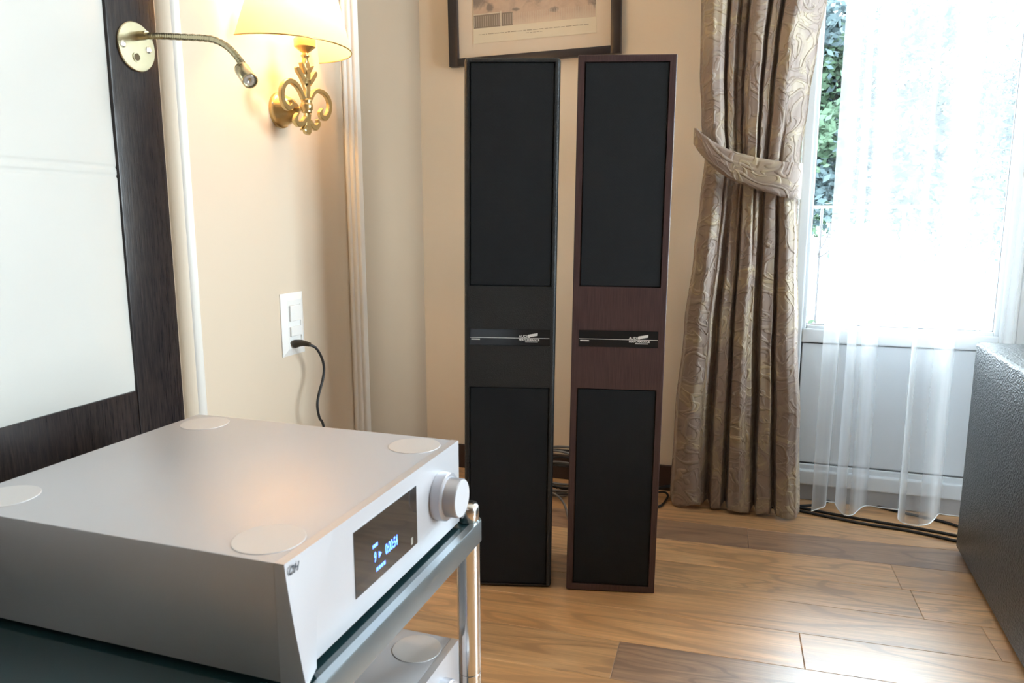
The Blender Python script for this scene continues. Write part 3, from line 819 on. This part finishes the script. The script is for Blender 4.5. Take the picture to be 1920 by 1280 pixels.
MB().lathe([(.004, -.0175), (.0105, -.0150), (.0125, -.0125), (.0105, -.0105), (.0135, -.0080), (.0150, -.001), (.0140, .006), (.0115, .0095), (.0132, .0115), (.0132, .0150), (.0105, .0170), (.004, .018)], k0, (0, 0, 1), 32).build('collar', M['brass'], sc, smooth=True)
tp = C8(515, 205)
MB().lathe([(.005, -.012), (.0065, 0), (.0100, .004), (.0100, .006), (.006, .008), (.006, .011), (.0125, .015), (.020, .021), (.0245, .024), (.0250, .041), (.0235, .043), (.009, .043), (.009, .075)], tp, (0, 0, 1), 32).build('candle_cup', M['brass'], sc, angle=40)
bz = tp.z + .075
MB().lathe([(.009, 0), (.013, .012), (.0185, .034), (.0185, .046), (.012, .062), (.001, .067)], (tp.x, tp.y, bz), (0, 0, 1), 24).build('bulb', M['bulb'], sc, smooth=True)
SCX, SCY, ZR = -1.118, 1.608, 1.350
def shade_pt(a, v):
    k = 1 - .40*v
    return (SCX + .150*k*math.sin(a) + .02*v, SCY - .166*k*math.cos(a), ZR + .19*v)
sh = grid_mesh('lamp_shade', lambda u, v: shade_pt(PI*(-.03+1.06*u), v), 48, 8, M['shade'], sc)
for v in (0, 1):
    MB().tube([shade_pt(PI*(-.03+1.06*k/40), v) for k in range(41)], .0016, 6).build('shade_rim', M['brass'], sh, smooth=True)
MB().tube([(tp.x, tp.y, bz+.02), (-1.07, 1.64, ZR+.06), shade_pt(PI*.72, .15)], .0012, 6).build('shade_carrier', M['brass'], sh)
bl = bpy.data.lights.new('sconce_bulb_light', 'POINT'); bl.energy = 6.0; bl.color = (1, .60, .27); bl.shadow_soft_size = .03
blo = bpy.data.objects.new('sconce_bulb_light', bl); COL.objects.link(blo); blo.location = (tp.x-.0, tp.y, bz+.10)

# ------------------------------------------------------------------ wall outlet and power cord
ol = empty('wall_outlet', tuple(onX((546, 608), PX)), label='white two-module socket plate on the cream panel below the sconce', cat='wall outlet')
oy0, oy1, oz0, oz1 = 1.578, 1.672, .6095, .7685
mb = MB()
i0, i1, j0, j1 = oy0+.022, oy1-.022, oz0+.030, oz1-.030
rings = [[(PX+x, y, z) for y, z in ((a0, c0), (a1, c0), (a1, c1), (a0, c1))] for x, a0, a1, c0, c1 in ((0, oy0, oy1, oz0, oz1), (.003, oy0, oy1, oz0, oz1), (.0105, oy0+.016, oy1-.016, oz0+.018, oz1-.018), (.0105, i0, i1, j0, j1), (.008, i0, i1, j0, j1))]
mb.ring_loft(rings).build('cover_plate', M['socket_white'], ol)
MB().box(PX+.007, PX+.0135, i0+.004, i1-.001, .6975, .7375, bev=.002).build('switch_rocker', M['socket_white'], ol)
MB().box(PX+.007, PX+.0135, i0+.004, i1-.001, .6585, .6835, bev=.002).build('socket_insert', M['socket_white'], ol)
cord = empty('power_cord', tuple(onX((552, 644), PX+.012)), label='black power cord plugged into the white wall socket', cat='cord')
pc = [onX((551, 645), PX+.012), onX((566, 643), PX+.035), onX((582, 646), PX+.058)]
MB().tube(smooth_path(pc, 6), lambda t: .0115*(1-.55*t)*(1 if t > .04 else .8), 12).build('plug', M['plug'], cord, smooth=True)
cp = [pc[-1]-Vector((.006, 0, 0))] + [onX(p, PX+.062) for p in ((592, 652), (603, 670), (607.5, 690), (605, 712), (598, 738), (595, 760), (599, 783), (607, 800))]
e = cp[-1]; cp += [Vector((-1.07, e.y-.0, .30)), Vector((-1.05, e.y-.02, .12)), Vector((-1.03, e.y-.08, .008)), Vector((-.98, e.y-.25, .006))]
MB().tube(smooth_path(cp, 10), .0034, 10).build('cable', M['cable'], cord, smooth=True)

# ------------------------------------------------------------------ framed print
pf = empty('framed_picture', (-.808, YB, 1.48), label='dark framed sepia landscape print with cream mount above the speakers', cat='picture')
pf.rotation_euler = (0, math.radians(-.7), 0)
FX0, FX1, FZ0, FZ1 = -1.114, -.502, 1.484, 2.02
def FB(mb, nm, m): return mb.build(nm, M[m], pf, angle=40)
fy = YB-.002
fw = .034
for x0, x1, z0, z1 in ((FX0, FX0+fw, FZ0, FZ1), (FX1-fw, FX1, FZ0, FZ1), (FX0+fw, FX1-fw, FZ0, FZ0+.026), (FX0+fw, FX1-fw, FZ1-.03, FZ1)):
    FB(MB().box(x0, x1, fy-.024, fy, z0, z1, bev=.0015), 'frame_bar', 'frame_wood')
FB(MB().box(FX0+fw, FX1-fw, fy-.008, fy-.004, FZ0+.026, FZ1-.03), 'mount', 'mat')
FB(MB().box(-1.024, -.586, fy-.0095, fy-.0078, 1.557, 1.955), 'paper', 'paper')
def flat_uv(name, x0, x1, z0, z1, y, mat, parent, vmax):
    return grid_mesh(name, lambda u, v: (x0+(x1-x0)*u, y, z0+(z1-z0)*v), 2, 2, mat, parent, lambda u, v: (u, v*vmax), False)
flat_uv('printed_image', -1.022, -.588, 1.607, 1.945, fy-.0099, M['print'], pf, .78)
rnd = random.Random(4)
mb = MB(); x = -1.005
while x < -.625:
    w = rnd.uniform(.004, .022); mb.box(x, x+w, fy-.0099, fy-.0094, 1.5845, 1.5845+rnd.uniform(.0018, .003)); x += w+.0035
x = -.83
while x < -.77: mb.box(x, x+.009, fy-.0099, fy-.0094, 1.5765, 1.5782); x += .012
mb.build('caption', M['ink'], pf)

# ------------------------------------------------------------------ damask curtain and tieback
def lerp_tab(tab, x):
    if x <= tab[0][0]: return tab[0][1]
    for (a, p), (c, q) in zip(tab, tab[1:]):
        if x <= c:
            t = (x-a)/(c-a); t = t*t*(3-2*t); return p+(q-p)*t
    return tab[-1][1]
def lerp_lin(tab, x):
    if x <= tab[0][0]: return tab[0][1]
    for (a, p), (c, q) in zip(tab, tab[1:]):
        if x <= c: return p+(q-p)*(x-a)/(c-a)
    return tab[-1][1]
T_top = [(0,.55),(.04,.9),(.19,1),(.22,.85),(.242,.05),(.262,.75),(.305,.75),(.33,.2),(.35,.45),(.375,.4),(.392,0),(.415,.85),(.46,1),(.54,.95),(.568,.05),(.59,.85),(.64,.85),(.663,.1),(.685,.85),(.76,1),(.84,.8),(1,.3)]
T_bot = [(0,.3),(.05,.85),(.15,1),(.25,.9),(.30,.05),(.34,.8),(.405,.8),(.435,.05),(.465,.9),(.54,1),(.61,.9),(.655,.05),(.685,.9),(.775,.9),(.797,.15),(.825,.9),(.9,1),(.96,.85),(1,.3)]
XLT = [(0,-.285),(.30,-.278),(.6,-.258),(.85,-.235),(1.0,-.222),(1.14,-.212),(1.25,-.226),(1.4,-.236),(1.6,-.240),(2.5,-.25)]
XRT = [(0,.130),(.3,.115),(.6,.092),(.85,.078),(1.02,.066),(1.12,.067),(1.3,.083),(1.45,.098),(1.6,.118),(1.9,.19),(2.5,.36)]
AMP = [(0,.10),(.4,.09),(.8,.068),(1.0,.05),(1.12,.047),(1.25,.055),(1.5,.07),(2.5,.08)]
CY = 2.475
def curtain_pt(u, v):
    z = .012 + 2.46*v
    w = max(0, min(1, (z-.75)/.6)); w = w*w*(3-2*w)
    d = lerp_tab(T_top, u)*w + lerp_tab(T_bot, u)*(1-w)
    a = lerp_lin(AMP, z)
    x = lerp_tab(XLT, z) + u*(lerp_tab(XRT, z)-lerp_tab(XLT, z))
    x += .006*noise.noise(Vector((u*9, z*1.6, 1)))*(0 < u < 1)
    y = CY + a*(.55-d) + .007*noise.noise(Vector((u*12, z*2.2, 5)))
    if u > .8 and z > 1.1: y += (u-.8)*.15*min(1, (z-1.1)*2)
    if v < .004: z += .012*noise.noise(Vector((u*7, 0, 9)))
    return (x, y, max(z, .004))
arc = [0.0]
for i in range(1, 190):
    a_, b_ = [Vector((lerp_tab(XLT, .5)+k/189*.34, CY-.08*(.5*lerp_tab(T_top, k/189)+.5*lerp_tab(T_bot, k/189)), 0)) for k in (i-1, i)]
    arc.append(arc[-1]+(b_-a_).length)
cur = grid_mesh('damask_curtain', curtain_pt, 190, 260, M['damask'], None, lambda u, v: (arc[round(u*189)], v*2.46))
md = cur.modifiers.new('thickness', 'SOLIDIFY'); md.thickness = .003
tag(cur, 'taupe and gold damask curtain gathered by a tieback', 'curtain')
# tieback: a band across the front of the gathered folds, ends turned round to the back
band = [(-.240, 2.545, 1.205, .040), (-.247, 2.490, 1.203, .046), (-.240, 2.430, 1.198, .050), (-.215, 2.405, 1.172, .064), (-.165, 2.396, 1.130, .078), (-.115, 2.394, 1.104, .086), (-.05, 2.393, 1.082, .092), (.01, 2.397, 1.067, .100), (.05, 2.412, 1.061, .104), (.072, 2.445, 1.060, .104), (.074, 2.490, 1.064, .10), (.06, 2.535, 1.08, .09)]
bc = smooth_path([Vector(p[:3]) for p in band], 8)
def band_pt(u, v):
    f = u*(len(bc)-1); i = min(int(f), len(bc)-2); p = bc[i].lerp(bc[i+1], f-i)
    g = u*(len(band)-1); k = min(int(g), len(band)-2); hgt = band[k][3]*(1-g+k)+band[k+1][3]*(g-k)
    return (p.x, p.y-.004*math.sin(v*PI), p.z+(v-.5)*hgt)
tb = grid_mesh('curtain_tieback', band_pt, 90, 10, M['damask'], None, lambda u, v: (u*.45+.37, v*.095+.21))
md = tb.modifiers.new('thickness', 'SOLIDIFY'); md.thickness = .007
tag(tb, 'wide damask tieback band wrapped around the gathered curtain', 'tieback')
hook = MB().lathe([(.012, 0), (.012, .004), (.004, .006), (.004, .05), (.009, .053), (.009, .058)], (-.236, YB, 1.216), (0, -1, 0), 20).build('tieback_hook', M['pale_brass'], None, smooth=True)
tag(hook, 'small brass wall hook holding the curtain tieback', 'hook')

# ------------------------------------------------------------------ sheer curtain
HZ = .022
hp = [onZ(p, HZ) for p in ((1521, 958), (1534, 954), (1546, 949), (1549, 940), (1555, 934), (1563, 936), (1566, 944), (1572, 955), (1584, 965), (1598, 965), (1608, 957), (1622, 947), (1650, 944), (1676, 945))]
hp += [onZ(p, HZ) for p in ((1683, 951), (1684, 972), (1696, 981), (1718, 985), (1740, 982), (1752, 972), (1755, 955), (1765, 950), (1790, 948))]
lx = hp[-1].x
hp += [Vector((lx+.05, 2.585, HZ)), Vector((lx+.075, 2.54, HZ)), Vector((lx+.13, 2.515, HZ)), Vector((lx+.165, 2.555, HZ)), Vector((lx+.235, 2.575, HZ)), Vector((lx+.29, 2.52, HZ)), Vector((lx+.36, 2.53, HZ)), Vector((lx+.40, 2.57, HZ))]
for p in hp: p.y = min(p.y, 2.597)
sp = smooth_path(hp, 7)
def sheer_pt(u, v):
    f = u*(len(sp)-1); i = min(int(f), len(sp)-2); p = sp[i].lerp(sp[i+1], f-i)
    z = HZ + 2.44*v
    yy = 2.545 + .035*v + (p.y-2.545)*(1-.7*v)
    x = p.x + .012*math.sin(z*1.3+u*8)*v + .01*v*math.sin(u*17)
    return (x, yy + .004*noise.noise(Vector((u*10, z*1.5, 3))), z)
shr = grid_mesh('sheer_curtain', sheer_pt, 300, 40, M['sheer'], None)
tag(shr, 'translucent white sheer curtain hanging before the glass door', 'sheer curtain')
MB().tube([sheer_pt(i/299, 0) for i in range(300)], .0019, 6).build('hem', M['hem'], shr, smooth=True)

# ------------------------------------------------------------------ cables on the floor
def floor_cable(name, pts, r, mat, label, group=None):
    o = MB().tube(smooth_path(pts, 10), r, 8).build(name, M[mat], None, smooth=True)
    return tag(o, label, 'cable', group)
z = .0045
fc = lambda ps, zz=z: [onZ(p, zz) for p in ps]
floor_cable('floor_cable', fc([(1440, 945), (1497, 951), (1560, 963), (1640, 977), (1720, 990), (1800, 1005), (1840, 1012)]), .0045, 'cable', 'black cable on the floor, the middle one of three running to the subwoofer')
floor_cable('floor_cable', fc([(1440, 950), (1497, 957), (1560, 970), (1640, 985), (1700, 994), (1790, 1013), (1830, 1024)]), .0045, 'cable', 'black cable running along the floor, lying farthest from the glass door')
floor_cable('floor_cable', fc([(1450, 948), (1500, 948), (1535, 945), (1560, 938), (1600, 937), (1650, 950), (1690, 960), (1745, 972), (1790, 984), (1830, 1000)]), .0045, 'cable', 'black cable looping under the sheer curtain hem')
rnd = random.Random(21)
for i in range(7):
    cx, cy = onY((1052, 905), 2.44).x+rnd.uniform(-.03, .03), 2.46+rnd.uniform(-.03, .02); R_ = rnd.uniform(.085, .13); tilt = rnd.uniform(.4, 1.1); ph = rnd.uniform(0, 6)
    pts = []
    for k in range(22):
        a = ph + k*.32; s_ = math.sin(a)
        pts.append((cx+R_*math.cos(a), cy-.03+R_*.45*s_*math.cos(tilt)+rnd.uniform(-.006, .006), max(.006, .055+.008*i+R_*.6*s_*math.sin(tilt))))
    floor_cable('coiled_cable', pts, .0042, 'cable' if i % 2 else 'cable_grey', ('black' if i % 2 else 'grey')+' loop of speaker cable in the tangle by the skirting between the speakers', ('black' if i % 2 else 'grey')+' tangled speaker cables')
a = onZ((1030, 921), .0045)
floor_cable('speaker_cable', [onZ((1005, 930), .05), onZ((1030, 924), .055), onZ((1046, 930), .05), onZ((1058, 945), .03), onZ((1064, 965), .01), onZ((1070, 985), .005), onZ((1085, 1000), .005)], .0040, 'cable_grey', 'thin grey cable curving across the floor between the two speakers')
floor_cable('speaker_cable', [onZ((1205, 955), .005), onZ((1236, 949), .005), onZ((1248, 938), .006), onZ((1252, 928), .012), onZ((1243, 922), .02), onZ((1215, 925), .01)], .0038, 'cable', 'black cable curling out behind the brown speaker')
floor_cable('speaker_cable', [onZ((1200, 930), .03), onZ((1235, 915), .04), onZ((1262, 912), .03), onZ((1290, 918), .02)], .006, 'cable', 'thick black cable lying on the floor between brown speaker and curtain')
